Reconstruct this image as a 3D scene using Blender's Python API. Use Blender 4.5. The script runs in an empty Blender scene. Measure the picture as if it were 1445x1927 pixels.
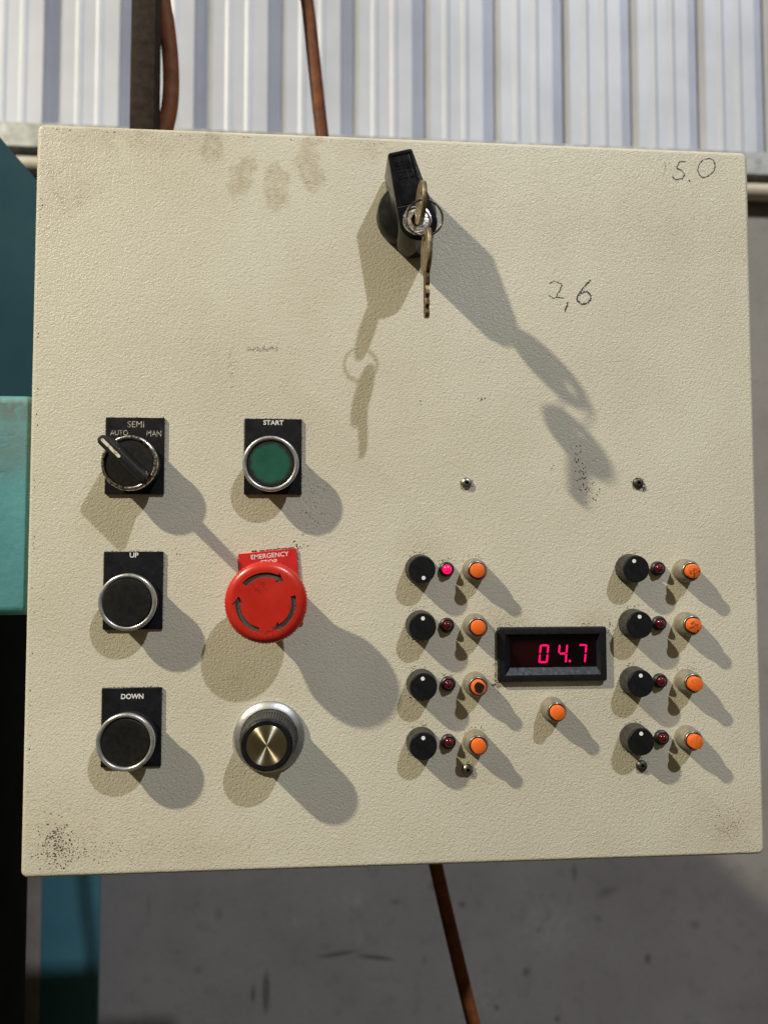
import bpy, bmesh, math, random
from mathutils import Vector, Matrix
random.seed(7)
S = 0.001                      # all building below is in millimetres; x right, z up, h = distance out from the door face
PI = math.pi
sc = bpy.context.scene
col = sc.collection

# ------------------------------------------------------------------ camera
cam = bpy.data.cameras.new('camera')
cam.sensor_fit = 'VERTICAL'; cam.sensor_height = 36.0; cam.sensor_width = 27.0
cam.lens = 26.1546
cam.clip_start = 0.01; cam.clip_end = 50
cam.dof.use_dof = True; cam.dof.focus_distance = 0.381; cam.dof.aperture_fstop = 9.0
cam_o = bpy.data.objects.new('camera', cam); col.objects.link(cam_o)
cx_, cy_, cz_ = (0.997207863, -0.0746721309, -0.000742074891), (-0.00288841, -0.04849933, 0.99881904), (-0.07461994, -0.99602806, -0.0485796)
cam_o.matrix_world = Matrix(((cx_[0], cy_[0], cz_[0], -0.0403983), (cx_[1], cy_[1], cz_[1], -0.3865302),
                             (cx_[2], cy_[2], cz_[2], -0.0285089), (0, 0, 0, 1)))
sc.camera = cam_o

# ------------------------------------------------------------------ light
w = bpy.data.worlds.new('World'); sc.world = w; w.use_nodes = True
nt = w.node_tree; bg = nt.nodes['Background']
tc = nt.nodes.new('ShaderNodeTexCoord'); sp = nt.nodes.new('ShaderNodeSeparateXYZ')
rp = nt.nodes.new('ShaderNodeValToRGB')
mp = nt.nodes.new('ShaderNodeMapRange'); mp.inputs['From Min'].default_value = -1; mp.inputs['From Max'].default_value = 1
nt.links.new(tc.outputs['Generated'], sp.inputs[0]); nt.links.new(sp.outputs['Z'], mp.inputs['Value'])
nt.links.new(mp.outputs[0], rp.inputs[0]); nt.links.new(rp.outputs[0], bg.inputs['Color'])
rp.color_ramp.elements[0].color = (0.050, 0.038, 0.020, 1); rp.color_ramp.elements[1].color = (0.138, 0.122, 0.080, 1)
bg.inputs['Strength'].default_value = 1.0

def lamp(name, loc, power, colr, size):
    l = bpy.data.lights.new(name, 'AREA'); l.shape = 'DISK'; l.size = size; l.energy = power; l.color = colr
    o = bpy.data.objects.new(name, l); col.objects.link(o); o.location = loc
    o.rotation_euler = (Vector((0, 0, 0)) - Vector(loc)).to_track_quat('-Z', 'Y').to_euler()
    return o
lamp('workshop_lamp_warm', (-5.50, -2.94, 5.35), 885.0, (1.0, 0.93, 0.715), 0.19)
lamp('workshop_lamp_cool', (4.83, -8.04, 10.38), 1260.0, (0.87, 0.92, 1.0), 0.28)

sc.view_settings.view_transform = 'Standard'; sc.view_settings.look = 'None'
sc.view_settings.exposure = 0.0; sc.view_settings.gamma = 1.0

# ------------------------------------------------------------------ material helpers
class N:
    def __init__(s, name):
        s.m = bpy.data.materials.new(name); s.m.use_nodes = True; s.t = s.m.node_tree
        s.b = s.t.nodes['Principled BSDF']; s.tc = s.t.nodes.new('ShaderNodeTexCoord')
    def n(s, typ, **kw):
        x = s.t.nodes.new(typ)
        for k, v in kw.items(): setattr(x, k, v)
        return x
    def l(s, a, b): s.t.links.new(a, b)
    def noise(s, scale, detail=3, rough=.55, dist=0, vec=None):
        x = s.n('ShaderNodeTexNoise'); x.inputs['Scale'].default_value = scale; x.inputs['Detail'].default_value = detail
        x.inputs['Roughness'].default_value = rough; x.inputs['Distortion'].default_value = dist
        s.l(vec or s.tc.outputs['Object'], x.inputs['Vector']); return x.outputs['Fac']
    def ramp(s, fac, *stops):
        r = s.n('ShaderNodeValToRGB'); e = r.color_ramp.elements
        while len(e) < len(stops): e.new(.5)
        for i, (p, c) in enumerate(stops):
            e[i].position = p; e[i].color = tuple(c) + (1,) if hasattr(c, '__len__') else (c, c, c, 1)
        s.l(fac, r.inputs[0]); return r.outputs[0]
    def math(s, op, a, b, clamp=False):
        x = s.n('ShaderNodeMath', operation=op, use_clamp=clamp)
        for i, v in enumerate((a, b)):
            if isinstance(v, (int, float)): x.inputs[i].default_value = v
            else: s.l(v, x.inputs[i])
        return x.outputs[0]
    def mix(s, fac, a, b, blend='MIX'):
        x = s.n('ShaderNodeMix', data_type='RGBA', blend_type=blend)
        for sock, v in ((x.inputs[0], fac), (x.inputs[6], a), (x.inputs[7], b)):
            if isinstance(v, (int, float)): sock.default_value = v
            elif isinstance(v, tuple): sock.default_value = v + (1,) if len(v) == 3 else v
            else: s.l(v, sock)
        return x.outputs[2]
    def bump(s, h, dist, strength=1.0, prev=None):
        x = s.n('ShaderNodeBump'); x.inputs['Distance'].default_value = dist; x.inputs['Strength'].default_value = strength
        s.l(h, x.inputs['Height'])
        if prev is not None: s.l(prev, x.inputs['Normal'])
        return x.outputs[0]
    def blob(s, x, z, rx, rz, rot=0.0, vec=None):          # soft ellipse (1 in the middle, 0 at its rim), object space mm
        m = s.n('ShaderNodeMapping', vector_type='TEXTURE')
        m.inputs['Location'].default_value = (x * S, 0, z * S); m.inputs['Rotation'].default_value = (0, -rot, 0)
        m.inputs['Scale'].default_value = (rx * S, 1000, rz * S)
        s.l(vec or s.tc.outputs['Object'], m.inputs['Vector'])
        g = s.n('ShaderNodeTexGradient', gradient_type='SPHERICAL'); s.l(m.outputs[0], g.inputs[0]); return g.outputs['Fac']
    def set(s, **kw):
        names = dict(color='Base Color', rough='Roughness', metal='Metallic', normal='Normal', coat='Coat Weight', crough='Coat Roughness',
                     emit='Emission Color', estr='Emission Strength', spec='Specular IOR Level', aniso='Anisotropic', tangent='Tangent',
                     trans='Transmission Weight', ior='IOR', arot='Anisotropic Rotation')
        for k, v in kw.items():
            i = s.b.inputs[names[k]]
            if isinstance(v, (int, float)): i.default_value = v
            elif isinstance(v, tuple): i.default_value = v + (1,) if len(v) == 3 else v
            else: s.l(v, i)
        return s.m

def plain(name, c1, c2=None, rough=.4, metal=0.0, scale=300, r2=None, bump=0.0, bscale=1500, spec=.5, dist=0.0, lo=.35, hi=.68):
    k = N(name); f = k.noise(scale, 4, .6, dist)
    c2 = c2 or tuple(min(1, v * 1.5) for v in c1)
    k.set(color=k.ramp(f, (lo, c1), (hi, c2)), metal=metal, spec=spec)
    k.set(rough=k.ramp(k.noise(scale * 1.7, 3), (.3, rough), (.7, r2 if r2 is not None else min(1, rough + .15))))
    if bump: k.set(normal=k.bump(k.noise(bscale, 3), bump))
    return k.m

# --- textured cream powder coat with finger marks, grime and wear
def door_material():
    k = N('cream_powder_coat')
    ob = k.tc.outputs['Object']
    wn = k.n('ShaderNodeTexNoise'); wn.inputs['Scale'].default_value = 110; wn.inputs['Detail'].default_value = 4
    k.l(ob, wn.inputs['Vector'])
    vs = k.n('ShaderNodeVectorMath', operation='SUBTRACT'); k.l(wn.outputs['Color'], vs.inputs[0]); vs.inputs[1].default_value = (.5, .5, .5)
    sc_ = k.n('ShaderNodeVectorMath', operation='SCALE'); k.l(vs.outputs[0], sc_.inputs[0]); sc_.inputs['Scale'].default_value = .013
    ad = k.n('ShaderNodeVectorMath', operation='ADD'); k.l(ob, ad.inputs[0]); k.l(sc_.outputs[0], ad.inputs[1]); wv = ad.outputs[0]
    def total(blobs):
        t = None
        for (x, z, rx, rz, rot, a) in blobs:
            g = k.blob(x, z, rx, rz, rot, wv)
            g = k.math('MULTIPLY', g, a)
            t = g if t is None else k.math('MAXIMUM', t, g)
        return t
    fingers = total([(-101.5, 183, 8, 14, -.15, 1.5), (-86, 167, 8.5, 17, -.25, 1.7), (-68.5, 162, 9, 19, 0, 1.6), (-51, 172, 9.5, 17, .35, 1.5),
                     (-50, 186, 11, 7, 0, 1.2)])
    fmask = k.ramp(fingers, (.25, 0), (.62, 1))
    fmask = k.math('MULTIPLY', fmask, k.ramp(k.noise(260, 4), (.34, .25), (.64, 1.0)))
    grime = total([(-150, 186, 70, 18, 0, 1.1), (-176, 162, 30, 38, 0, .9), (-20, 60, 100, 60, 0, .22), (-110, -60, 90, 90, 0, .15), (-130, 168, 50, 20, 0, .5), (-5, 118, 32, 20, 0, .35), (-16, 184, 30, 10, 0, .7),
                   (-168, -172, 38, 34, 0, .8), (-110, -180, 80, 12, 0, .4), (170, -176, 34, 26, 0, .6), (-84, -95, 12, 12, 0, .5), (-45, 100, 30, 40, 0, .3),
                   (7, -28, 16, 14, 0, .6), (7, -84, 18, 12, 0, .4), (50, -66, 20, 7, 0, .6), (100, -66, 20, 7, 0, .6), (94, 12, 16, 22, 0, .4), (112, -84, 22, 12, 0, .6),
                   (36, -146, 16, 10, 0, .5), (-160, -20, 22, 12, 0, .4), (150, 150, 60, 50, 0, .3), (30, 150, 90, 50, 0, .25),
                   (45, -98, 10, 10, 0, .7), (4, -115, 14, 8, 0, .6), (121, -115, 16, 7, 0, .6), (-70, -100, 34, 14, 0, .35)])
    gmask = k.math('MULTIPLY', grime, k.ramp(k.noise(70, 5, .65), (.32, .1), (.7, 1.0)))
    base = k.ramp(k.noise(11, 6, .62), (.3, (.535, .492, .386)), (.68, (.615, .577, .468)))
    fine = k.ramp(k.noise(900, 3), (.3, .93), (.7, 1.04))
    c = k.mix(1.0, base, fine, 'MULTIPLY')
    c = k.mix(k.math('MULTIPLY', gmask, .66), c, (.40, .315, .20))
    c = k.mix(k.math('MULTIPLY', fmask, .50), c, (.30, .225, .115))
    # powder-coat relief: soft worm-like wrinkles of 1 to 2 mm over a slow waviness
    n1 = k.noise(880, 1.5, .45, 1.1); n2 = k.noise(1700, 2, .5, .4); n3 = k.noise(300, 1, .5)
    h = k.math('ADD', k.math('MULTIPLY', n1, 1.0), k.math('MULTIPLY', n2, .22)); h = k.math('ADD', h, k.math('MULTIPLY', n3, .14))
    # pits hold dirt
    pit = k.ramp(n1, (.30, 1), (.40, 0))
    c = k.mix(k.math('MULTIPLY', pit, k.math('ADD', k.math('MULTIPLY', gmask, .8), .05)), c, (.14, .10, .06))
    k.set(color=c, normal=k.bump(h, .00030), rough=k.ramp(k.noise(160, 3), (.3, .36), (.7, .50)), spec=.36)
    return k.m

def wall_material():
    k = N('grey_painted_concrete'); 
    c = k.ramp(k.noise(5, 5, .6), (.3, (.190, .176, .168)), (.7, (.240, .224, .212)))
    c = k.mix(k.ramp(k.noise(26, 5, .65), (.54, 0), (.75, .45)), c, (.11, .105, .10))
    marks = None; G = 1.953
    for (x, z, rx, rz, rot, a) in [(-102, -480, 5, 27, 0, 1.6), (-115, -481, 4, 13, 0, 1.0), (220, -371, 5, 14, 0, .8), (-30, -445, 26, 3.5, .12, 1.3), (10, -450, 26, 3.5, -.15, 1.3),
                                   (167, -471, 6, 7, 0, .8), (298, -463, 6, 9, 0, .9), (100, -400, 7, 6, 0, .8), (70, -380, 9, 8, 0, .7), (255, -392, 22, 9, .4, .6),
                                   (-150, -400, 7, 12, 0, .5), (-170, -455, 8, 8, 0, .5), (200, -520, 6, 6, 0, .8), (135, -505, 5, 6, 0, .8), (350, -430, 10, 8, 0, .6), (180, -430, 5, 5, 0, .6),
                                   (60, -455, 7, 7, 0, .5), (-220, -390, 5, 20, 0, .4), (245, -420, 6, 6, 0, .6), (30, -395, 9, 6, 0, .6)]:
        g = k.math('MULTIPLY', k.blob(x * G + 38.5, z * G + 27.2, rx * G, rz * G, rot), a)
        marks = g if marks is None else k.math('MAXIMUM', marks, g)
    c = k.mix(k.ramp(marks, (.1, 0), (.75, .75)), c, (.07, .062, .058))
    pale = None
    for (x, z, rx, rz) in [(-72, -412, 16, 12), (-16, -392, 20, 15), (-10, -428, 26, 14), (190, -425, 60, 40), (120, -500, 50, 30)]:
        g = k.blob(x * G + 38.5, z * G + 27.2, rx * G, rz * G); pale = g if pale is None else k.math('MAXIMUM', pale, g)
    c = k.mix(k.math('MULTIPLY', pale, k.ramp(k.noise(60, 4), (.4, 0), (.7, .32))), c, (.40, .39, .38))
    k.set(color=c, rough=.75, normal=k.bump(k.noise(120, 4), .0008))
    return k.m

def turquoise_material():
    k = N('worn_turquoise_paint')
    c = k.ramp(k.noise(40, 5, .65), (.3, (.080, .255, .262)), (.7, (.112, .315, .318)))
    st = k.n('ShaderNodeMapping'); st.inputs['Scale'].default_value = (25, 25, 160); k.l(k.tc.outputs['Object'], st.inputs[0])
    scr = k.ramp(k.noise(1, 3, .6, .3, st.outputs[0]), (.66, 0), (.70, 1))
    g = k.math('MAXIMUM', k.blob(-214, 47, 60, 18), k.math('MULTIPLY', k.blob(-208, 26, 40, 24), .6))
    c = k.mix(k.math('MULTIPLY', g, k.ramp(k.noise(55, 5, .7), (.32, 0), (.52, 1))), c, (.13, .115, .095))
    c = k.mix(k.math('MULTIPLY', scr, k.ramp(g, (0, .1), (.3, 1))), c, (.05, .04, .03))
    k.set(color=c, rough=.45, normal=k.bump(k.noise(180, 3), .0003)); return k.m

def black_cap_material(name, c1, c2, hazec, r=11.5):
    k = N(name); f = k.noise(260, 5, .65)
    c = k.ramp(f, (.3, c1), (.7, c2))
    ring = k.math('MULTIPLY', k.ramp(k.blob(0, 0, r, r), (0.0, 1), (.55, 0)), k.ramp(k.noise(500, 4), (.35, .2), (.7, 1)))
    c = k.mix(k.math('MULTIPLY', ring, .5), c, hazec)
    k.set(color=c, spec=.3, rough=k.ramp(k.noise(400, 3), (.3, .42), (.7, .62)), normal=k.bump(k.noise(2500, 2), .00003)); return k.m

M = {}
M['door'] = door_material()
M['body'] = plain('enclosure_grey_paint', (.30, .28, .22), (.36, .33, .26), .5, scale=40)
M['wall'] = wall_material()
M['turq'] = turquoise_material()
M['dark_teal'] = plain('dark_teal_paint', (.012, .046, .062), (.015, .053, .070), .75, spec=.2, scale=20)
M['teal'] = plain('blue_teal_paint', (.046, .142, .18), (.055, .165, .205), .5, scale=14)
M['machine_black'] = plain('machine_near_black', (.0045, .006, .0045), (.008, .010, .008), .8, scale=20, spec=.1)  # near-black base colour of the column
M['taupe'] = plain('taupe_paint', (.17, .15, .13), (.21, .185, .16), .6, scale=30)
M['sheet'] = plain('white_coated_sheet', (.40, .41, .46), (.47, .48, .535), .50, scale=5, r2=.54, spec=.45, metal=.10)
M['galv'] = plain('galvanised_steel', (.22, .225, .22), (.40, .405, .395), .42, metal=.35, scale=45, dist=.5)
M['gap_shade'] = plain('gap_shade_black', (.004, .005, .006), (.006, .007, .008), .9, spec=.05)  # shade of the gap under the rail, painted as near-black
M['pipe'] = plain('beige_painted_pipe', (.40, .36, .28), (.46, .41, .33), .35, scale=40)
M['post'] = plain('brown_painted_steel', (.017, .0115, .009), (.042, .025, .017), .75, spec=.2, scale=160, bump=.0002, bscale=500)
M['hose'] = plain('brown_rubber_hose', (.10, .029, .007), (.19, .060, .018), .6, spec=.25, scale=70, bump=.0002, bscale=300)
M['plate'] = plain('black_plate', (.0035, .0040, .0062), (.009, .009, .012), .38, scale=220, r2=.55, spec=.3)
M['white_ink'] = plain('white_lettering', (.62, .62, .60), (.8, .8, .78), .6, scale=900)
M['worn_ink'] = plain('worn_cream_lettering', (.06, .05, .04), (.55, .50, .40), .6, scale=1300, lo=.42, hi=.55)
M['red_plate'] = plain('red_plate', (.46, .012, .014), (.58, .02, .018), .35, scale=160)
M['chrome'] = plain('satin_chrome', (.36, .36, .35), (.52, .52, .51), .24, metal=.72, scale=350, r2=.4, lo=.3, hi=.6)
M['worn_chrome'] = plain('worn_chrome', (.13, .11, .085), (.72, .70, .66), .14, metal=1.0, scale=620, r2=.4, lo=.40, hi=.54)
M['housing'] = plain('dark_metal_housing', (.03, .03, .03), (.07, .065, .06), .3, metal=.6, scale=300)
M['cap_black'] = black_cap_material('worn_black_cap', (.004, .0036, .0034), (.0082, .0073, .0062), (.017, .0145, .011))
M['cap_green'] = None
k = N('worn_green_cap')
c = k.ramp(k.noise(170, 5, .6), (.3, (.006, .070, .044)), (.7, (.011, .095, .060)))
edge = k.ramp(k.math('ADD', k.blob(0, 0, 11.6, 11.6), k.math('MULTIPLY', k.math('SUBTRACT', k.noise(330, 4), .5), .30)), (.10, 1), (.24, 0))
c = k.mix(edge, c, (.012, .012, .010)); k.set(color=c, rough=.42, normal=k.bump(k.noise(2500, 2), .00003)); M['cap_green'] = k.m
k = N('red_mushroom')
c = k.ramp(k.noise(60, 4), (.3, (.44, .014, .009)), (.7, (.54, .030, .016)))
d = None
for (x, z, rx, rz) in [(-1.5, 8, 4, 3), (-7, 8.5, 3, 2), (-3, 6, 6, 3), (12.5, -1, 3, 3), (0, -15, 8, 3), (2, -14, 5, 4)]:
    g = k.blob(x, z, rx, rz); d = g if d is None else k.math('MAXIMUM', d, g)
c = k.mix(k.math('MULTIPLY', d, k.ramp(k.noise(700, 4, .7), (.48, 0), (.62, .9))), c, (.13, .012, .01))
k.set(color=c, rough=.30, normal=k.bump(k.noise(600, 2), .00003)); M['red'] = k.m
M['groove'] = plain('grey_groove_paint', (.035, .030, .028), (.12, .10, .085), .8, scale=1500, bump=.0002, bscale=2600)
M['knob'] = plain('matt_black_knob', (.0035, .0038, .005), (.008, .008, .0095), .45, scale=260, spec=.22)
M['knob_side'] = plain('dusty_black_knurl', (.020, .019, .017), (.055, .050, .042), .6, scale=500)
M['dot'] = plain('white_dot', (.72, .72, .72), (.82, .82, .82), .5, scale=1200)
M['lever_mark'] = plain('cream_pointer_inlay', (.20, .15, .09), (.72, .66, .52), .5, scale=1000, lo=.38, hi=.5)
M['led_holder'] = plain('black_led_clip', (.006, .006, .006), (.014, .013, .012), .35, scale=500)
k = N('dark_red_led'); k.set(color=(.07, .002, .008), rough=.10, spec=.6, coat=.6, crough=.05); M['led'] = k.m
k = N('lit_red_led'); k.set(color=(.5, .01, .05), rough=.2, emit=(1.0, .0, .10), estr=1.25); M['led_lit'] = k.m
M['dull_ring'] = plain('dull_steel_ring', (.20, .18, .15), (.42, .40, .36), .28, metal=.9, scale=500)
M['sleeve'] = plain('taupe_button_sleeve', (.19, .165, .125), (.29, .26, .205), .45, scale=400, metal=.25, bump=.00005, bscale=2000)
def orange(name, dirt):
    k = N(name); c = k.ramp(k.noise(300, 4), (.3, (.68, .115, .014)), (.7, (.80, .155, .022)))
    if dirt: 
        f = k.ramp(k.noise(900, 4, .75), (.50, 0), (.58, 1)); f = k.math('MULTIPLY', f, k.ramp(k.blob(.6, -.4, 4.2, 4.2), (.1, 0), (.4, dirt)))
        c = k.mix(f, c, (.05, .015, .008))
    k.set(color=c, rough=.38); return k.m
M['orange'] = orange('orange_button', .0); M['orange_dirty'] = orange('dirty_orange_button', .9); M['orange_spot'] = orange('spotted_orange_button', .22)
M['display_frame'] = plain('black_abs_frame', (.0038, .0042, .0062), (.009, .009, .0115), .42, scale=350, spec=.3, bump=.00004, bscale=2500)
k = N('smoked_red_window'); k.set(color=k.ramp(k.blob(-13, 0, 18, 12), (0, (.003, .001, .0015)), (.8, (.014, .002, .003))), rough=.22, spec=.25); M['window'] = k.m
k = N('lit_segment'); k.set(color=(.3, 0, .05), rough=.5, emit=(1.0, .0, .115), estr=1.15); M['segment'] = k.m
M['speck'] = plain('black_dirt', (.020, .016, .012), (.085, .065, .045), .8, scale=500)
M['marker'] = plain('faded_black_marker', (.015, .013, .018), (.06, .055, .06), .7, scale=700)
M['smudge'] = plain('grey_pencil_smudge', (.22, .20, .16), (.30, .27, .21), .8, scale=500)
M['handle'] = plain('gloss_black_handle', (.003, .0034, .006), (.008, .008, .011), .12, scale=150, r2=.24, spec=.42, bump=.00003, bscale=400)
M['handle_disc'] = plain('satin_black_disc', (.004, .004, .004), (.012, .011, .009), .30, scale=120, r2=.45, spec=.35)
M['lock'] = plain('worn_lock_metal', (.30, .25, .18), (.78, .76, .72), .25, metal=.85, scale=330, r2=.5, lo=.36, hi=.56, bump=.00025, bscale=700)
M['brass_dark'] = plain('tarnished_brass_key', (.060, .030, .012), (.26, .18, .09), .36, metal=.6, scale=520, r2=.6, lo=.33, hi=.62, bump=.0001, bscale=900)
M['brass'] = plain('worn_brass_key', (.12, .088, .048), (.25, .195, .125), .38, metal=.4, scale=420, r2=.6, bump=.00008, bscale=900)
M['wire'] = plain('dark_steel_wire', (.05, .042, .035), (.16, .14, .12), .28, metal=.9, scale=500)
M['keyhole'] = plain('keyhole_dark', (.01, .008, .006), (.03, .02, .012), .5)
M['screw'] = plain('steel_screw', (.20, .19, .17), (.48, .47, .45), .28, metal=1.0, scale=500, r2=.5)
M['screw_dark'] = plain('tarnished_screw', (.05, .045, .04), (.17, .155, .14), .4, metal=.9, scale=500)
k = N('brushed_aluminium_dial'); k.set(color=k.ramp(k.noise(250, 4), (.3, (.36, .36, .36)), (.7, (.50, .50, .49))), metal=.85, rough=.42, normal=k.bump(k.noise(900, 3), .00006)); M['dial'] = k.m
k = N('spun_brass_insert')
tg = k.n('ShaderNodeTangent', direction_type='RADIAL', axis='Y')
rg = k.n('ShaderNodeTexWave', wave_type='RINGS', rings_direction='Y'); rg.inputs['Scale'].default_value = 900; rg.inputs['Distortion'].default_value = 1.5; rg.inputs['Detail'].default_value = 2
k.l(k.tc.outputs['Object'], rg.inputs[0])
k.set(color=k.ramp(k.noise(120, 4), (.3, (.50, .44, .30)), (.7, (.64, .57, .42))), metal=1.0, rough=.38, aniso=1.0, arot=.25, tangent=tg.outputs[0]); M['spun'] = k.m

# ------------------------------------------------------------------ geometry helpers
def new_mesh(name, verts, faces, mat, smooth=True, angle=35, mats=None, fmat=None):
    me = bpy.data.meshes.new(name)
    me.from_pydata([(x * S, -h * S, z * S) for (x, h, z) in verts], [], faces)
    bm = bmesh.new(); bm.from_mesh(me); bmesh.ops.recalc_face_normals(bm, faces=bm.faces); bm.to_mesh(me); bm.free()
    for m_ in (mats or [mat]): me.materials.append(m_)
    if fmat:
        for p, i in zip(me.polygons, fmat): p.material_index = i
    if smooth:
        me.polygons.foreach_set('use_smooth', [True] * len(me.polygons)); me.set_sharp_from_angle(angle=math.radians(angle))
    return me

WORLD = {}
def place(o, parent, loc):                    # loc: (x, h, z) in mm in the world
    p = Vector((loc[0] * S, -loc[1] * S, loc[2] * S)); WORLD[o.name] = p
    if parent is not None:
        o.parent = parent; o.location = p - WORLD[parent.name]
    else: o.location = p
def part(name, me, parent, loc, label=None, kind=None, roty=0.0):
    o = bpy.data.objects.new(name, me); col.objects.link(o); place(o, parent, loc)
    if roty: o.rotation_euler = (0, -roty, 0)      # counter-clockwise as seen from the front
    if label: o['label'] = label
    if kind: o['kind'] = kind
    return o
def thing(name, loc, label, cat, group=None):
    o = bpy.data.objects.new(name, None); o.empty_display_size = .02; col.objects.link(o); place(o, None, loc)
    o['label'] = label; o['category'] = cat
    if group: o['group'] = group
    return o

def lathe(name, prof, mat, seg=48, knurl=None, mats=None, pm=None, angle=35):
    """prof: [(r, h)], knurl: {index: (count, depth)} ; pm: material index per profile span"""
    V, F, FM = [], [], []
    rows = []
    for i, (r, h) in enumerate(prof):
        if r < 1e-6: rows.append([len(V)]); V.append((0, h, 0)); continue
        row = []
        for j in range(seg):
            a = 2 * PI * j / seg; rr = r
            if knurl and i in knurl:
                n, dp = knurl[i]; rr = r - dp * (0.5 - 0.5 * math.cos(a * n))
            row.append(len(V)); V.append((rr * math.cos(a), h, rr * math.sin(a)))
        rows.append(row)
    for i in range(len(rows) - 1):
        a, b = rows[i], rows[i + 1]
        for j in range(seg):
            j2 = (j + 1) % seg
            if len(a) == 1 and len(b) == 1: continue
            if len(a) == 1: F.append((a[0], b[j], b[j2]))
            elif len(b) == 1: F.append((a[j], a[j2], b[0]))
            else: F.append((a[j], a[j2], b[j2], b[j]))
            FM.append(pm[i] if pm else 0)
    return new_mesh(name, V, F, mat, mats=mats, fmat=FM if pm else None, angle=angle)

def box(name, x0, x1, h0, h1, z0, z1, mat, bev=0.0, seg=2):
    V = [(x, h, z) for x in (x0, x1) for h in (h0, h1) for z in (z0, z1)]
    F = [(0, 1, 3, 2), (4, 6, 7, 5), (0, 4, 5, 1), (2, 3, 7, 6), (0, 2, 6, 4), (1, 5, 7, 3)]
    me = new_mesh(name, V, F, mat, smooth=False)
    if bev:
        bm = bmesh.new(); bm.from_mesh(me)
        bmesh.ops.bevel(bm, geom=list(bm.edges), offset=bev * S, segments=seg, profile=.5, affect='EDGES'); bm.to_mesh(me); bm.free()
        me.polygons.foreach_set('use_smooth', [True] * len(me.polygons)); me.set_sharp_from_angle(angle=math.radians(40))
    return me

def prism(name, pts, h0, h1, mat, bev=0.0, seg=2, angle=40):
    """outline pts [(x, z)] extruded from h0 to h1, the h1 rim bevelled"""
    bm = bmesh.new()
    lo = [bm.verts.new((x * S, -h0 * S, z * S)) for x, z in pts]; hi = [bm.verts.new((x * S, -h1 * S, z * S)) for x, z in pts]
    n = len(pts)
    bm.faces.new(lo); top = bm.faces.new(hi)
    for i in range(n): bm.faces.new((lo[i], lo[(i + 1) % n], hi[(i + 1) % n], hi[i]))
    bmesh.ops.recalc_face_normals(bm, faces=bm.faces)
    if bev: bmesh.ops.bevel(bm, geom=list(top.edges), offset=bev * S, segments=seg, profile=.5, affect='EDGES')
    me = bpy.data.meshes.new(name); bm.to_mesh(me); bm.free(); me.materials.append(mat)
    me.polygons.foreach_set('use_smooth', [True] * len(me.polygons)); me.set_sharp_from_angle(angle=math.radians(angle))
    return me

def tube(name, pts, r, mat, seg=12, closed=False, sub=8):
    P = [Vector(p) for p in pts]; path = []
    if sub > 1:
        n = len(P)
        for i in range(n if closed else n - 1):
            g = lambda k_: P[k_ % n] if closed else P[max(0, min(n - 1, k_))]
            p0, p1, p2, p3 = g(i - 1), g(i), g(i + 1), g(i + 2)
            for t in range(sub):
                u = t / sub
                path.append(.5 * ((2 * p1) + (-p0 + p2) * u + (2 * p0 - 5 * p1 + 4 * p2 - p3) * u * u + (-p0 + 3 * p1 - 3 * p2 + p3) * u ** 3))
        if not closed: path.append(P[-1])
    else: path = P
    V, F = [], []; n = len(path); up = Vector((0, 1, .13)).normalized()
    for i, p in enumerate(path):
        a = path[(i - 1) % n] if closed or i else p; b = path[(i + 1) % n] if closed or i < n - 1 else p
        t = (b - a).normalized(); u = t.cross(up)
        if u.length < .05: u = t.cross(Vector((1, 0, 0)))
        u.normalize(); v = t.cross(u)
        for j in range(seg):
            an = 2 * PI * j / seg; q = p + (u * math.cos(an) + v * math.sin(an)) * r; V.append(tuple(q))
    for i in range(n if closed else n - 1):
        for j in range(seg):
            a, b = i * seg + j, i * seg + (j + 1) % seg; c_, d_ = ((i + 1) % n) * seg + (j + 1) % seg, ((i + 1) % n) * seg + j
            F.append((a, b, c_, d_))
    if not closed: F.append(tuple(range(seg))); F.append(tuple((n - 1) * seg + j for j in range(seg)))
    return new_mesh(name, V, F, mat, angle=50)

def curve_mesh(name, cu, mat, f):
    o = bpy.data.objects.new('tmp', cu); col.objects.link(o)
    dg = bpy.context.evaluated_depsgraph_get(); me = bpy.data.meshes.new_from_object(o.evaluated_get(dg))
    bpy.data.objects.remove(o); bpy.data.curves.remove(cu); me.name = name
    me.materials.clear(); me.materials.append(mat)
    f(me); return me

def text(name, s, wid, hei, mat, bold=.02, depth=.12):
    cu = bpy.data.curves.new('t', 'FONT'); cu.body = s; cu.align_x = 'CENTER'; cu.size = 1.0; cu.offset = bold; cu.extrude = 0.02; cu.resolution_u = 4
    def f(me):
        xs = [v.co.x for v in me.vertices]; ys = [v.co.y for v in me.vertices]
        cx, cy, dx, dy = (min(xs) + max(xs)) / 2, (min(ys) + max(ys)) / 2, max(xs) - min(xs), max(ys) - min(ys)
        for v in me.vertices:
            x, y, z = v.co; v.co = ((x - cx) / dx * wid * S, -(z / .02) * depth * .5 * S, (y - cy) / dy * hei * S)
        me.update()
    return curve_mesh(name, cu, mat, f)

def holed_slab(name, outer, holes, h0, h1, mat):
    cu = bpy.data.curves.new('c', 'CURVE'); cu.dimensions = '2D'; cu.fill_mode = 'BOTH'; cu.extrude = (h1 - h0) / 2
    for lp in [outer] + holes:
        sp_ = cu.splines.new('POLY'); sp_.points.add(len(lp) - 1); sp_.use_cyclic_u = True
        for p, (x, z) in zip(sp_.points, lp): p.co = (x, z, 0, 1)
    def f(me):
        for v in me.vertices:
            x, y, z = v.co; v.co = (x * S, -(z + (h0 + h1) / 2) * S, y * S)
        bm = bmesh.new(); bm.from_mesh(me); bmesh.ops.remove_doubles(bm, verts=bm.verts, dist=1e-6); bmesh.ops.recalc_face_normals(bm, faces=bm.faces); bm.to_mesh(me); bm.free()
    return curve_mesh(name, cu, mat, f)

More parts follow.
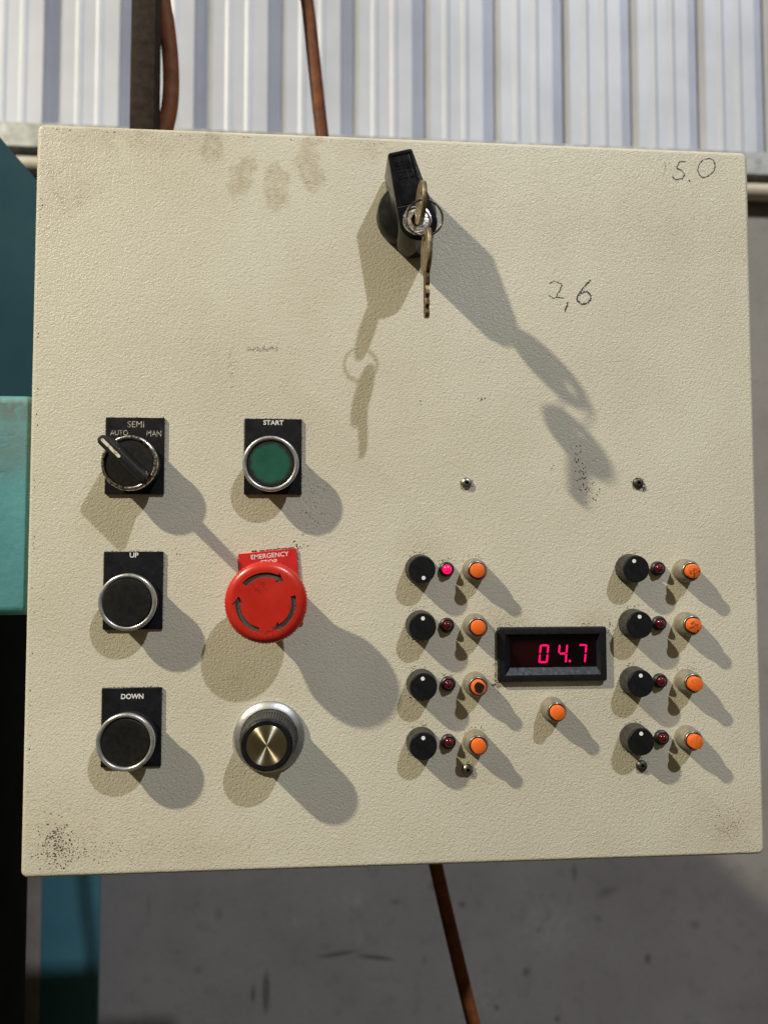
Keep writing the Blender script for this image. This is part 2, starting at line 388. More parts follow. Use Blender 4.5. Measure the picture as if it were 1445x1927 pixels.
def circle(r, n=48, cx=0, cz=0, a0=0, a1=2 * PI, closed=True):
    m = n if closed else n + 1
    return [(cx + r * math.cos(a0 + (a1 - a0) * i / n), cz + r * math.sin(a0 + (a1 - a0) * i / n)) for i in range(m)]

def specks(name, spots, mat, parent, h=.10, label=None):
    """spots: (x, z, size, angle) little irregular flakes of dirt or ink lying on the door"""
    V, F = [], []
    for (x, z, s, an) in spots:
        n = 5; st = random.uniform(1.0, 2.0); b = len(V)
        for i in range(n):
            a = 2 * PI * i / n; r = s * .5 * random.uniform(.7, 1.2); u, v = r * st * math.cos(a), r * math.sin(a)
            V.append((x + u * math.cos(an) - v * math.sin(an), h, z + u * math.sin(an) + v * math.cos(an)))
        t = len(V); V.append((x, h + .05, z))
        for i in range(n): F.append((b + i, b + (i + 1) % n, t))
    me = new_mesh(name, V, F, mat, smooth=False)
    return part(name, me, parent, (0, 0, 0), label, kind='stuff')

# ================================================================== THE SETTING
def struct(name, me, kind='structure'):
    o = bpy.data.objects.new(name, me); col.objects.link(o); o['kind'] = kind; return o
struct('wall', box('wall', -1800, 1800, -1330, -1150, -2200, 753, M['wall']))
struct('gap_shade_board', box('gap_shade_board', -1800, 1800, -1340, -1260, 753.5, 850, M['gap_shade']))  # near-black backing board, the gap's shade is put into its colour

# corrugated sheets above the rail: raised ribs, a pair of shallow stiffening ribs in every pan
clad = thing('sheet_metal_cladding', (0, -1205, 817), 'white corrugated metal wall sheets standing behind the top of the cabinet, above the rail', 'wall cladding')
pitch, rd = 155.4, 23.0
def sheet(n):
    prof = [(0, 0)]
    for i in range(n):
        a = i * pitch
        prof += [(a + 16, 0), (a + 20, rd)]                       # deep groove, then a broad raised pan with two shallow ribs
        p0 = a + 20; L = pitch - 40
        for t in (.30, .66):
            c_ = p0 + L * t; prof += [(c_ - 9, rd), (c_ - 3.5, rd + 2.2), (c_ + 3.5, rd + 2.2), (c_ + 9, rd)]
        prof += [(a + pitch - 20, rd), (a + pitch - 16, 0)]
    prof.append((n * pitch + 6, 0))
    V = []; F = []
    for (x, d) in prof: V += [(x, d, 0), (x, d, 1700), (x, d - .9, 0), (x, d - .9, 1700)]
    for i in range(len(prof) - 1):
        a, b = 4 * i, 4 * (i + 1); F += [(a, a + 1, b + 1, b), (a + 2, b + 2, b + 3, a + 3), (a, b, b + 2, a + 2)]
    return new_mesh('sheet_panel', V, F, M['sheet'], angle=20)
shm = sheet(5)
for i, x0 in enumerate((-1085.0, -308.0, 469.0)):
    part('sheet_panel', shm, clad, (x0, -1197 + 1.2 * (i % 2), 817))

rail = thing('wall_rail', (0, -1140, 791), 'galvanised steel angle rail running along the foot of the corrugated sheets', 'rail')
Lp = [(-70, 37), (2, 37), (2, 1), (-48, 1), (-48, -6), (9, -6), (9, 43), (-70, 43)]
V = [(-1700, h, z) for h, z in Lp] + [(1700, h, z) for h, z in Lp]; n = len(Lp)
F = [(i, (i + 1) % n, n + (i + 1) % n, n + i) for i in range(n)] + [tuple(range(n)), tuple(range(n, 2 * n))]
part('rail_angle', new_mesh('rail_angle', V, F, M['galv'], smooth=False), rail, (0, -1140, 791))
pp = bpy.data.objects.new('wall_pipe', tube('wall_pipe', [(-1700, 0, 0), (0, 0, 0), (1700, 0, 0)], 18.0, M['pipe'], seg=32, sub=1)); col.objects.link(pp)
place(pp, None, (0, -1131, 743.5)); pp['label'] = 'beige painted round pipe running along the wall just below the galvanised rail'; pp['category'] = 'pipe'

# turquoise machine at the left
mach = thing('machine', (-400, -150, -700), 'turquoise machine frame with a worn arm block behind the left edge of the cabinet', 'machine')
part('arm_block', box('arm_block', -700, -192.5, -63, -10, -63.0, 51.5, M['turq'], bev=5, seg=4), mach, (0, 0, 0), 'bright turquoise block with scratched, worn top edge')
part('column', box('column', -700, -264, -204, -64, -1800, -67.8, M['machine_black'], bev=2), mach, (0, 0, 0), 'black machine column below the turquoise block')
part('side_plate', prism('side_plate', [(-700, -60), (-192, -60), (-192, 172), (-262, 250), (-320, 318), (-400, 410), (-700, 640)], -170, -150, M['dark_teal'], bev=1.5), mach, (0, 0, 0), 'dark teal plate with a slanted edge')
part('unseen_shade_body', box('unseen_shade_body', -1500, -722, -1130, 100, -1900, 765, M['dark_teal'], bev=2), mach, (0, 0, 0), 'unseen dark teal machine bulk added to shade the lower wall')  # out of view; sized to keep the warm lamp off the lower wall
part('frame_strip', box('frame_strip', -572, -540.6, -1060, -993, -2100, -150, M['taupe'], bev=.8), mach, (0, 0, 0), 'grey brown strip')
part('frame_post', box('frame_post', -540, -442, -1006, -994, -2100, -150, M['teal'], bev=1.0), mach, (0, 0, 0), 'blue teal post')

post = bpy.data.objects.new('steel_post', box('steel_post', -9.5, 9.5, -10, 10, 0, 600, M['post'], bev=1.2)); col.objects.link(post)
place(post, None, (-185.5, -198, 183)); post['label'] = 'dark brown square steel post rising behind the top left of the cabinet'; post['category'] = 'post'
h1 = bpy.data.objects.new('hose', tube('hose', [(-186, -222, 640), (-184, -222, 520), (-180, -221, 440), (-174, -220, 400), (-170.5, -219, 366), (-170.5, -217, 334), (-176, -215, 305), (-188, -213, 270), (-200, -212, 220)], 6.6, M['hose'], seg=20)); col.objects.link(h1)
place(h1, None, (0, 0, 0)); h1['label'] = 'short brown hose bulging out from behind the square steel post'; h1['category'] = 'hose'; h1['group'] = 'brown hoses behind the cabinet'
h2 = bpy.data.objects.new('hose', tube('hose', [(-84, -262, 620), (-72, -262, 530), (-60.6, -262, 462), (-53.7, -262, 401), (-46.9, -262, 340), (-30, -262, 200), (0, -264, 0), (30, -264, -180), (45, -262, -265), (53, -261, -303), (65, -260, -355), (84, -258, -433), (108, -255, -520), (135, -250, -600)], 5.9, M['hose'], seg=20)); col.objects.link(h2)
place(h2, None, (0, 0, 0)); h2['label'] = 'long brown hose passing behind the middle of the cabinet and out below it'; h2['category'] = 'hose'; h2['group'] = 'brown hoses behind the cabinet'

# ================================================================== THE CABINET
cab = thing('control_cabinet', (0, -10, -190), 'cream textured control cabinet with black buttons, red emergency stop, knobs and red number display', 'control panel')
def door_mesh():
    W = 191.0; rc = 3.8
    out = []
    for cx, cz, a0 in ((W - rc, W - rc, 0), (-W + rc, W - rc, PI / 2), (-W + rc, -W + rc, PI), (W - rc, -W + rc, 1.5 * PI)):
        out += [(cx + rc * math.cos(a0 + PI / 2 * i / 6), cz + rc * math.sin(a0 + PI / 2 * i / 6)) for i in range(7)]
    return prism('door', out, -18, 0, M['door'], bev=2.2, seg=6, angle=60)
door = part('door', door_mesh(), cab, (0, 0, 0))
part('enclosure_box', box('enclosure_box', -178, 178, -232, -18.2, -178, 178, M['body'], bev=2), cab, (0, 0, 0))

# ---- name plates and big push buttons
plate_me = box('name_plate', -14.7, 14.7, 0, 1.25, -19.6, 19.6, M['plate'], bev=.25, seg=1)
housing = lathe('button_housing', [(0, .3), (13.0, .3), (13.2, 1.6), (13.2, 8.6), (12.6, 9.4), (0, 9.4)], M['housing'])
def ring_prof(r, h): return [(r - 1.0, h - 2.6), (r - .15, h - 2.5), (r, h - 1.7), (r - .1, h - .7), (r - .55, h - .15), (r - 1.1, h), (r - 1.7, h - .12), (r - 2.1, h - .5), (r - 2.3, h - 1.4)]
ring_me = lathe('bezel_ring', ring_prof(14.1, 11.2), M['chrome'], seg=72, angle=60)
ring_worn = lathe('bezel_ring', ring_prof(13.85, 11.2), M['worn_chrome'], seg=72, angle=60)
lip = lathe('cap_gasket', [(11.95, 9.4), (11.9, 10.1), (11.3, 10.2)], M['knob'])
cap_prof = [(11.3, 9.3), (11.3, 10.25), (11.0, 10.55), (9.5, 10.55), (4, 10.3), (0, 10.2)]
cap_black = lathe('button_cap', cap_prof, M['cap_black'], seg=64); cap_green = lathe('button_cap', cap_prof, M['cap_green'], seg=64)
raised_prof = [(11.6, 9.3), (11.6, 10.9), (11.3, 11.25), (9.5, 11.3), (0, 11.35)]
cap_up = lathe('button_cap', raised_prof, M['cap_black'], seg=64)

def push_button(pc, bc, cap, label, txt, tl, ring=ring_me):
    pl = part('name_plate', plate_me, cab, (pc[0], .02, pc[1]), 'black name plate reading ' + txt)
    part('lettering', text('lettering', txt, tl[2], tl[3], M['white_ink'], bold=.022), pl, (tl[0], 1.33, tl[1]))
    b = part('push_button', housing, cab, (bc[0], 1.25, bc[1]), label)
    part('bezel_ring', ring, b, (bc[0], 1.25, bc[1])); part('cap_gasket', lip, b, (bc[0], 1.25, bc[1])); part('button_cap', cap, b, (bc[0], 1.25, bc[1]))
push_button((-68.9, 18.8), (-69.3, 13.9), cap_green, 'green push button in a chrome ring under START', 'START', (-68.7, 36.4, 10.4, 2.5))
push_button((-138.4, -49.7), (-138.4, -54.9), cap_up, 'black push button in a chrome ring under UP', 'UP', (-138.1, -31.9, 4.3, 2.5))
push_button((-138.2, -117.9), (-138.3, -122.7), cap_black, 'black push button in a chrome ring under DOWN', 'DOWN', (-137.9, -102.6, 10.9, 2.6))

# ---- three-position selector switch
pl = part('name_plate', plate_me, cab, (-138.6, .02, 18.6), 'black name plate reading AUTO SEMI MAN')
for t_, x, z, w_, h_ in (('SEMI', -138.2, 34.7, 8.2, 3.2), ('AUTO', -146.5, 30.3, 8.8, 2.8), ('MAN', -129.1, 30.1, 7.3, 3.1)):
    part('lettering', text('lettering', t_, w_, h_, M['worn_ink'], bold=.0), pl, (x, 1.33, z))
sel = part('selector_switch', housing, cab, (-138.5, 1.25, 13.7), 'black selector switch with a lever turned to AUTO')
part('bezel_ring', ring_worn, sel, (-138.5, 1.25, 13.7))
part('switch_face', lathe('switch_face', [(11.7, 8.8), (11.65, 10.2), (11.4, 10.5), (0, 10.5)], M['cap_black'], seg=64), sel, (-138.5, 1.25, 13.7))
# lever: long rounded bar with a sloping back, cream pointer inlay at its tip
L0, L1, hw = -15.2, 15.4, 2.6
outl = circle(hw, 10, L1 - hw, 0, -PI / 2, PI / 2, False) + circle(hw, 10, L0 + hw, 0, PI / 2, 1.5 * PI, False)
lev = prism('lever', outl, 9.0, 24.0, M['cap_black'], bev=.7, seg=3)
bm = bmesh.new(); bm.from_mesh(lev)
for v in bm.verts:
    t = (v.co.x / S - L0) / (L1 - L0); hh = -v.co.y / S
    if hh < 12: v.co.z *= 1.35; v.co.x = (L0 + 3.5 + (L1 - L0 - 4.5) * t) * S
    else: v.co.y -= 0
bm.to_mesh(lev); bm.free()
ang = math.radians(135)
lv = part('lever', lev, sel, (-138.5, 1.25, 14.0), roty=ang)
inl = prism('pointer_inlay', circle(.75, 6, 5.5, 0, -PI / 2, PI / 2, False) + circle(.75, 6, -5.5, 0, PI / 2, 1.5 * PI, False), 23.9, 24.35, M['lever_mark'], bev=.1, seg=1)
part('pointer_inlay', inl, sel, (-138.5 + 7.3 * math.cos(ang), 1.25, 14.0 + 7.3 * math.sin(ang)), roty=ang)
grv = prism('lever_groove', circle(.55, 6, 6.5, 0, -PI / 2, PI / 2, False) + circle(.55, 6, -6.5, 0, PI / 2, 1.5 * PI, False), 23.9, 24.12, M['knob'], bev=.1, seg=1)
part('lever_groove', grv, sel, (-138.5 - 6 * math.cos(ang), 1.25, 14.0 - 6 * math.sin(ang)), roty=ang)

# ---- emergency stop
rot = math.radians(5.6)
epc = (-69.6, -49.4)
pl = part('name_plate', box('name_plate', -14.8, 14.8, 0, 1.25, -19.6, 19.6, M['red_plate'], bev=.25, seg=1), cab, (epc[0], .02, epc[1]), 'tilted red name plate reading EMERGENCY STOP', roty=rot)
def on_plate(u, v): return (epc[0] + u * math.cos(rot) - v * math.sin(rot), 1.33, epc[1] + u * math.sin(rot) + v * math.cos(rot))
for t_, u, v, w_, h_ in (('EMERGENCY', 1.2, 17.2, 19.2, 2.35), ('STOP', .4, 13.9, 8.4, 2.35)):
    o = part('lettering', text('lettering', t_, w_, h_, M['white_ink'], bold=.006), pl, on_plate(u, v))
    o.location = Vector((u * S, -1.31 * S, v * S))
ec = (-70.0, -54.5)
es = part('emergency_stop', lathe('emergency_stop', [(0, .3), (13.8, .3), (13.8, 12.5), (0, 12.5)], M['red'], seg=48), cab, (ec[0], 1.25, ec[1]), 'red mushroom emergency stop button with three curved arrows')
R_ = 19.9
head = lathe('mushroom_head', [(0, 12), (13.9, 12), (15.5, 14.5), (R_ - .6, 18.6), (R_, 19.2), (R_, 22.6), (R_ - .45, 23.4), (R_ - 1.2, 24.4), (R_ - 2.2, 25.1), (R_ - 3.4, 25.5), (R_ - 4.2, 25.55), (R_ - 4.25, 24.6), (0, 24.6)],
             M['red'], seg=288, knurl={3: (72, .45), 4: (72, .55), 5: (72, .5)}, angle=50)
hd = part('mushroom_head', head, es, (ec[0], 1.25, ec[1]))
def arrow(a0, a1):      # clockwise arrow from a0 (tail) to a1 (tip), degrees
    rm, wd = 13.3, 1.2; tip, base = math.radians(a1), math.radians(a1 + 15)
    a0 = math.radians(a0); pts = []
    n = 16
    for i in range(n + 1): a = a0 + (base - a0) * i / n; pts.append(((rm + wd) * math.cos(a), (rm + wd) * math.sin(a)))
    b2 = base + math.radians(2)
    pts.append(((rm + 2.6) * math.cos(b2), (rm + 2.6) * math.sin(b2))); pts.append((rm * .985 * math.cos(tip), rm * .985 * math.sin(tip))); pts.append(((rm - 2.7) * math.cos(b2), (rm - 2.7) * math.sin(b2)))
    for i in range(n, -1, -1): a = a0 + (base - a0) * i / n; pts.append(((rm - wd) * math.cos(a), (rm - wd) * math.sin(a)))
    return pts
part('arrow_disc', holed_slab('arrow_disc', circle(R_ - 4.22, 96), [arrow(140, 50), arrow(14, -74), arrow(-104, -194)], 24.65, 25.55, M['red']), es, (ec[0], 1.25, ec[1]))
for a0, a1 in ((140, 50), (14, -74), (-104, -194)):
    p = arrow(a0, a1); part('arrow', prism('arrow', p, 24.62, 24.75, M['groove']), es, (ec[0], 1.25, ec[1]))

# ---- large rotary knob with a dial collar
rc_ = (-69.8, -124.0)
rk = part('speed_knob', lathe('speed_knob', [(0, .2), (13.6, .2), (14.0, 3.2), (13.4, 3.6), (12.9, 15.8), (12.5, 17.2), (11.8, 17.8), (10.1, 17.8), (9.95, 17.3), (0, 17.3)], None, seg=300,
          knurl={3: (60, .5), 4: (60, .45)}, mats=[M['knob_side'], M['knob']], pm=[0, 0, 0, 0, 1, 1, 1, 1, 1]), cab, (rc_[0], .1, rc_[1]), 'large fluted black knob with a spun gold face and grey metal collar')
part('dial_collar', lathe('dial_collar', [(17.9, .1), (17.9, 1.2), (17.5, 1.8), (15.2, 3.1), (14.6, 3.3), (13.9, 2.9)], M['dial'], seg=96), rk, (rc_[0], .1, rc_[1]))
part('gold_insert', lathe('gold_insert', [(9.8, 17.2), (9.8, 17.65), (9.6, 17.75), (8, 17.75), (4, 17.75), (1.2, 17.75), (.01, 17.75)], M['spun'], seg=96), rk, (rc_[0], .1, rc_[1]))

# ---- eight small knobs, LEDs and orange push buttons
knob_me = lathe('knob', [(0, .2), (7.75, .2), (7.9, .6), (7.75, 1.2), (7.25, 7.8), (7.0, 8.9), (6.85, 9.5), (6.5, 9.9), (0, 9.95)], None, seg=240, knurl={2: (60, .28), 3: (60, .3), 4: (60, .3)}, mats=[M['knob_side'], M['knob']], pm=[0, 0, 0, 0, 0, 1, 1, 1])
dot_me = lathe('pointer_dot', [(1.0, 9.9), (1.0, 10.05), (.85, 10.1), (.5, 10.03), (0, 10.02)], M['dot'], seg=20)
holder_me = lathe('led_indicator', [(0, .1), (3.9, .1), (3.95, .9), (3.7, 1.9), (3.1, 2.4), (2.65, 2.35), (2.5, 1.6), (0, 1.6)], M['led_holder'], seg=32)
def lens(mat): return lathe('led_lens', [(2.45, 1.5), (2.45, 2.4)] + [(2.45 * math.cos(a), 2.4 + 2.1 * math.sin(a)) for a in (.3, .6, .9, 1.2)] + [(0, 4.5)], mat, seg=28, angle=80)
lens_dark, lens_lit = lens(M['led']), lens(M['led_lit'])
sleeve_me = lathe('orange_push_button', [(0, .1), (6.2, .1), (6.35, .7), (6.25, 1.4), (5.7, 6.8), (5.1, 7.9), (0, 7.9)], M['sleeve'], seg=40)
bring_me = lathe('button_ring', [(4.85, 7.4), (4.8, 8.3), (4.65, 8.6), (4.4, 8.65), (4.2, 8.4), (4.1, 7.8)], M['dull_ring'], seg=40, angle=60)
def ocap(mat): return lathe('button_cap', [(3.72, 7.7), (3.72, 11.1), (3.6, 11.45), (3.2, 11.65), (0, 11.7)], mat, seg=36)
oc = {n: ocap(M[n]) for n in ('orange', 'orange_dirty', 'orange_spot')}
bseat_me = lathe('button_gasket', [(4.25, 8.0), (4.2, 8.5), (3.73, 8.5)], M['knob'], seg=36)
rows = (-39.4, -68.4, -98.6, -128.2)
spec_l = [(7.2, 21.2, 35.7, -80), (7.4, 21.2, 35.8, 88), (7.8, 21.7, 35.7, 96), (7.6, 21.7, 35.6, 91)]
spec_r = [(119.3, 134.7, 149.2, 108), (120.6, 134.8, 149.3, 93), (120.6, 134.7, 149.2, 92), (120.3, 135.0, 148.7, 92)]
for side, sp_ in (('left', spec_l), ('right', spec_r)):
    for i, (kx, lx, ox, da) in enumerate(sp_):
        z = rows[i]; zo = z - (.6, .4, .3, .2)[i] * (2 if side == 'right' and i == 0 else 1)
        kn = part('knob', knob_me, cab, (kx, 0, z), 'black knob with its white dot pointing down' if da < 0 else None)
        a = math.radians(da); part('pointer_dot', dot_me, kn, (kx + 4.3 * math.cos(a), 0, z + 4.3 * math.sin(a)))
        lit = side == 'left' and i == 0
        ld = part('led_indicator', holder_me, cab, (lx, 0, z - .1), 'lit pink red indicator light' if lit else None)
        part('led_lens', lens_lit if lit else lens_dark, ld, (lx, 0, z - .1))
        dirty = (side == 'right' and i in (0, 1)); spot = (side, i) in (('right', 2), ('right', 3))
        lab = 'orange push button with a black middle' if (side, i) == ('left', 2) else ('orange push button with a dirty face' if dirty else None)
        ob = part('orange_push_button', sleeve_me, cab, (ox, 0, zo), lab)
        part('button_ring', bring_me, ob, (ox, 0, zo)); part('button_gasket', bseat_me, ob, (ox, 0, zo))
        cp = part('button_cap', oc['orange_dirty' if dirty else 'orange_spot' if spot else 'orange'], ob, (ox, 0, zo))
        cp.rotation_euler = (0, i * 1.1, 0)
        if (side, i) == ('left', 2):
            pts = [(2.5 * (1 + .07 * math.sin(3 * t + 1) + .05 * math.sin(5 * t)) * math.cos(t), 2.75 * (1 + .06 * math.sin(4 * t)) * math.sin(t)) for t in [2 * PI * j / 26 for j in range(26)]]
            part('black_spot', prism('black_spot', pts, 11.6, 11.8, M['led_holder']), ob, (ox, 0, zo))
ob = part('orange_push_button', sleeve_me, cab, (76.5, 0, -112.4), 'single orange push button below the number display')
part('button_ring', bring_me, ob, (76.5, 0, -112.4)); part('button_gasket', bseat_me, ob, (76.5, 0, -112.4)); part('button_cap', oc['orange'], ob, (76.5, 0, -112.4))

# ---- number display
dx0, dx1, dz0, dz1 = -28.6, 29.2, -14.1, 14.1
dc = (76.3, -83.9)
def rring(x0, x1, z0, z1, h, r=.6, n=3):
    o = []
    for cx, cz, a0 in ((x1 - r, z1 - r, 0), (x0 + r, z1 - r, PI / 2), (x0 + r, z0 + r, PI), (x1 - r, z0 + r, 1.5 * PI)):
        o += [(cx + r * math.cos(a0 + PI / 2 * i / n), h, cz + r * math.sin(a0 + PI / 2 * i / n)) for i in range(n + 1)]
    return o
def loft(name, rings, mat, angle=30):
    V = []; F = []; n = len(rings[0])
    for r in rings: V += r
    for k_ in range(len(rings) - 1):
        for i in range(n): F.append((k_ * n + i, k_ * n + (i + 1) % n, (k_ + 1) * n + (i + 1) % n, (k_ + 1) * n + i))
    return new_mesh(name, V, F, mat, angle=angle)
fr = loft('number_display', [rring(dx0, dx1, dz0, dz1, .05, 1.0), rring(dx0, dx1, dz0, dz1, 2.1, 1.0), rring(dx0 + .5, dx1 - .5, dz0 + .5, dz1 - .5, 2.75, .9),
                             rring(dx0 + 1.2, dx1 - 1.2, dz0 + 1.2, dz1 - 1.2, 2.9, .7), rring(dx0 + 3.6, dx1 - 3.6, dz0 + 3.5, dz1 - 3.5, 2.9, .3),
                             rring(dx0 + 6.7, dx1 - 4.9, dz0 + 7.1, dz1 - 4.9, .35, .3)], M['display_frame'])
disp = part('number_display', fr, cab, (dc[0], 0, dc[1]), 'black framed display with red digits reading 04.7')
part('display_window', box('display_window', dx0 + 6.6, dx1 - 4.8, .1, .4, dz0 + 7.0, dz1 - 4.8, M['window']), disp, (dc[0], 0, dc[1]))
def seg_digit(segs):
    Wd, Hd, t, g, sl = 5.0, 9.7, .95, .22, .10
    V, F = [], []
    def poly(p):
        b = len(V); n = len(p)
        for hgt in (0, .08):
            for x, z in p: V.append((x + z * sl, .42 + hgt, z))
        F.append(tuple(b + n + i for i in range(n)))
        for i in range(n): F.append((b + i, b + (i + 1) % n, b + n + (i + 1) % n, b + n + i))
    def hs(z): x0, x1 = -Wd / 2 + g + t * .5, Wd / 2 - g - t * .5; poly([(x0, z), (x0 + t / 2, z - t / 2), (x1 - t / 2, z - t / 2), (x1, z), (x1 - t / 2, z + t / 2), (x0 + t / 2, z + t / 2)])
    def vs(x, z0, z1): poly([(x, z0), (x + t / 2, z0 + t / 2), (x + t / 2, z1 - t / 2), (x, z1), (x - t / 2, z1 - t / 2), (x - t / 2, z0 + t / 2)])
    H2 = Hd / 2
    if 'a' in segs: hs(H2 - t / 2)
    if 'g' in segs: hs(0)
    if 'd' in segs: hs(-H2 + t / 2)
    if 'f' in segs: vs(-Wd / 2 + t / 2, g, H2 - .15)
    if 'b' in segs: vs(Wd / 2 - t / 2, g, H2 - .15)
    if 'e' in segs: vs(-Wd / 2 + t / 2, -H2 + .15, -g)
    if 'c' in segs: vs(Wd / 2 - t / 2, -H2 + .15, -g)
    return new_mesh('digit', V, F, M['segment'], smooth=False)
for s_, x in (('abcdef', 72.4), ('bcfg', 82.5), ('abc', 92.8)):
    part('digit', seg_digit(s_), disp, (x, 0, -83.9))
part('decimal_point', lathe('decimal_point', [(.62, .42), (.62, .5), (.5, .55), (0, .55)], M['segment'], seg=16), disp, (86.3, 0, -87.9))

# ---- screws
def screw_mesh(mat):
    return lathe('screw', [(3.05, .05), (3.0, .5), (2.6, 1.2), (1.9, 1.65), (1.25, 1.8), (1.0, 1.75), (.95, .8), (0, .75)], None, seg=30, mats=[mat, M['keyhole']], pm=[0, 0, 0, 0, 0, 1, 1])
sm, smd = screw_mesh(M['screw']), screw_mesh(M['screw_dark'])
for x, z, m_, lb in ((32.0, 5.7, sm, None), (124.9, 6.2, smd, None), (31.8, -142.9, sm, None), (124.2, -143.0, smd, 'tarnished dark screw')):
    part('screw', m_, cab, (x, 0, z), lb)

# ---- big locking handle with lock cylinder
lc = (4.0, 134.6); tilt = math.radians(14.5)      # handle axis leans to the left
hm = part('switch_handle', lathe('switch_handle', [(0, .1), (15.5, .1), (15.7, 1), (15.5, 7.4), (15.1, 8.3), (14.2, 8.6), (9, 9.6), (5, 10.2), (0, 10.2)], M['handle_disc'], seg=72), cab, (.2, 0, 146.5), 'black locking switch handle with a lock and keys')
rr = 9.7; up_ = 37.0; hwid = 6.4
al = math.asin((rr - hwid) / up_)
pts = circle(rr, 30, 0, 0, PI - al * 1.0, 2 * PI + al * 1.0, False)
def corner(cx, cz, a0): return [(cx + 1.2 * math.cos(a0 + PI / 2 * i / 4), cz + 1.2 * math.sin(a0 + PI / 2 * i / 4)) for i in range(5)]
pts += corner(hwid - 1.2, up_ - 1.2, 0) + corner(-hwid + 1.2, up_ - 1.2, PI / 2)
part('handle_bar', prism('handle_bar', pts, 2.0, 25.0, M['handle'], bev=.9, seg=3), hm, (lc[0], 0, lc[1]), roty=tilt)
# raised border strip round the flat name field, and a few raised worn characters on it
def border(x0, x1a, z0, z1, wd, h0, h1):
    return holed_slab('raised_border', [(x0, z0), (x1a, z0), (x1a, z1), (x0, z1)], [[(x0 + wd, z0 + wd), (x1a - wd, z0 + wd), (x1a - wd, z1 - wd), (x0 + wd, z1 - wd)]], h0, h1, M['handle'])
part('raised_border', border(-5.4, 5.4, 9.6, 35.6, .75, 24.95, 25.4), hm, (lc[0], 0, lc[1]), roty=tilt)
def strokes(polys, wd=.34):
    V, F = [], []
    for pl_ in polys:
        for (x0, z0), (x1, z1) in zip(pl_, pl_[1:]):
            d_ = Vector((x1 - x0, z1 - z0)).normalized() * wd * .5; nx, nz = -d_.y, d_.x; b = len(V)
            for hgt in (24.9, 25.22):
                for x, z in ((x0 + nx - d_.x, z0 + nz - d_.y), (x1 + nx + d_.x, z1 + nz + d_.y), (x1 - nx + d_.x, z1 - nz + d_.y), (x0 - nx - d_.x, z0 - nz - d_.y)): V.append((x, hgt, z))
            F += [(b + 4, b + 5, b + 6, b + 7)] + [(b + i, b + (i + 1) % 4, b + 4 + (i + 1) % 4, b + 4 + i) for i in range(4)]
    return new_mesh('raised_characters', V, F, M['handle'], smooth=False)
ch = []
for i, x in enumerate((-1.0, .2, 1.4, 2.6)): ch.append([(x, 27.6), (x, 31.2)])
ch += [[(-2.2, 31), (-3.6, 31), (-3.8, 29.6), (-2.3, 29.2), (-2.4, 27.8), (-3.8, 27.7)], [(1.4, 27.5), (2.6, 27.5)], [(-1, 31.3), (.2, 31.3)],
       [(-2.4, 26), (-3.8, 26), (-3.9, 22.8), (-2.5, 22.7), (-2.4, 24.2), (-3.2, 24.2)], [(-1.4, 26), (-1.5, 22.8), (-.2, 22.7), (-.1, 25.8), (-1.4, 26)],
       [(2.0, 25.6), (2.0, 22.6), (3.2, 22.6), (3.3, 25.5), (2.0, 25.6)], [(3.9, 22.6), (4.0, 22.8)], [(.7, 22.6), (.9, 22.7)]]
part('raised_characters', strokes(ch), hm, (lc[0], 0, lc[1]), roty=tilt)
part('seam_line', box('seam_line', -8.2, 7.6, 24.9, 25.06, 8.6, 8.95, M['keyhole']), hm, (lc[0], 0, lc[1]), roty=tilt)
part('lock_cylinder', lathe('lock_cylinder', [(0, 24.5), (7.3, 24.5), (7.35, 26.6), (7.1, 27.2), (6.4, 27.4), (6.0, 27.0), (5.6, 26.7), (4.6, 26.9), (3.2, 27.0), (3.0, 26.6), (2.9, 26.0), (0, 26.0)], None, seg=64,
     mats=[M['worn_chrome'], M['lock'], M['keyhole']], pm=[0, 0, 0, 0, 0, 1, 1, 1, 1, 2, 2], angle=30), hm, (3.3, 0, 134.3))
part('key_slot', box('key_slot', -.9, .9, 25.9, 26.8, -2.6, 2.6, M['brass_dark'], bev=.2), hm, (3.0, 0, 134.6))

# ================================================================== KEYS (held by the lock and the ring: things of their own)
def key_bow(kind):
    """bow outline in (along, across) mm with slot hole, slab thickness 2.1; returns outline + hole. 'along' is the blade direction, blade root at 0"""
    pts = []
    for i in range(40):
        t = 2 * PI * i / 40; a = 10.6 + 10.6 * -math.cos(t); b = 10.1 * math.sin(t) * (1 + .06 * math.cos(2 * t))
        pts.append((a, b))
    hole = [(16.2 + 1.5 * math.cos(t), 3.3 * math.sin(t)) for t in [2 * PI * i / 16 for i in range(16)]]
    return pts, hole
def map_verts(me, f):
    for v in me.vertices: v.co = Vector(f(*[c / S for c in v.co])) * S
    bm = bmesh.new(); bm.from_mesh(me); bmesh.ops.recalc_face_normals(bm, faces=bm.faces); bm.to_mesh(me); bm.free()
# first key: stands in the lock, blade along -h, bow in the z/h plane
bo, ho = key_bow(0)
TH = 2.1
def key_in_lock():
    me = holed_slab('bow', bo, [ho], -TH / 2, TH / 2, M['brass'])
    # slab coords: x = along, -y = thickness, z = across  ->  world x = thickness, -y = along (outwards), z = across
    map_verts(me, lambda x, y, z: (y, -x, z)); return me
k1 = thing('key', (3.0, 28.5, 134.2), 'worn brass key pushed into the lock of the black switch handle', 'key', 'keys at the lock')
b1 = part('bow', key_in_lock(), k1, (3.0, 28.5, 137.1)); b1.rotation_euler = (0, 0, math.radians(3))
part('blade', box('blade', -1.0, 1.0, -2.5, 2.6, -2.3, 2.3, M['brass_dark'], bev=.3), k1, (3.0, 28.5, 134.2))
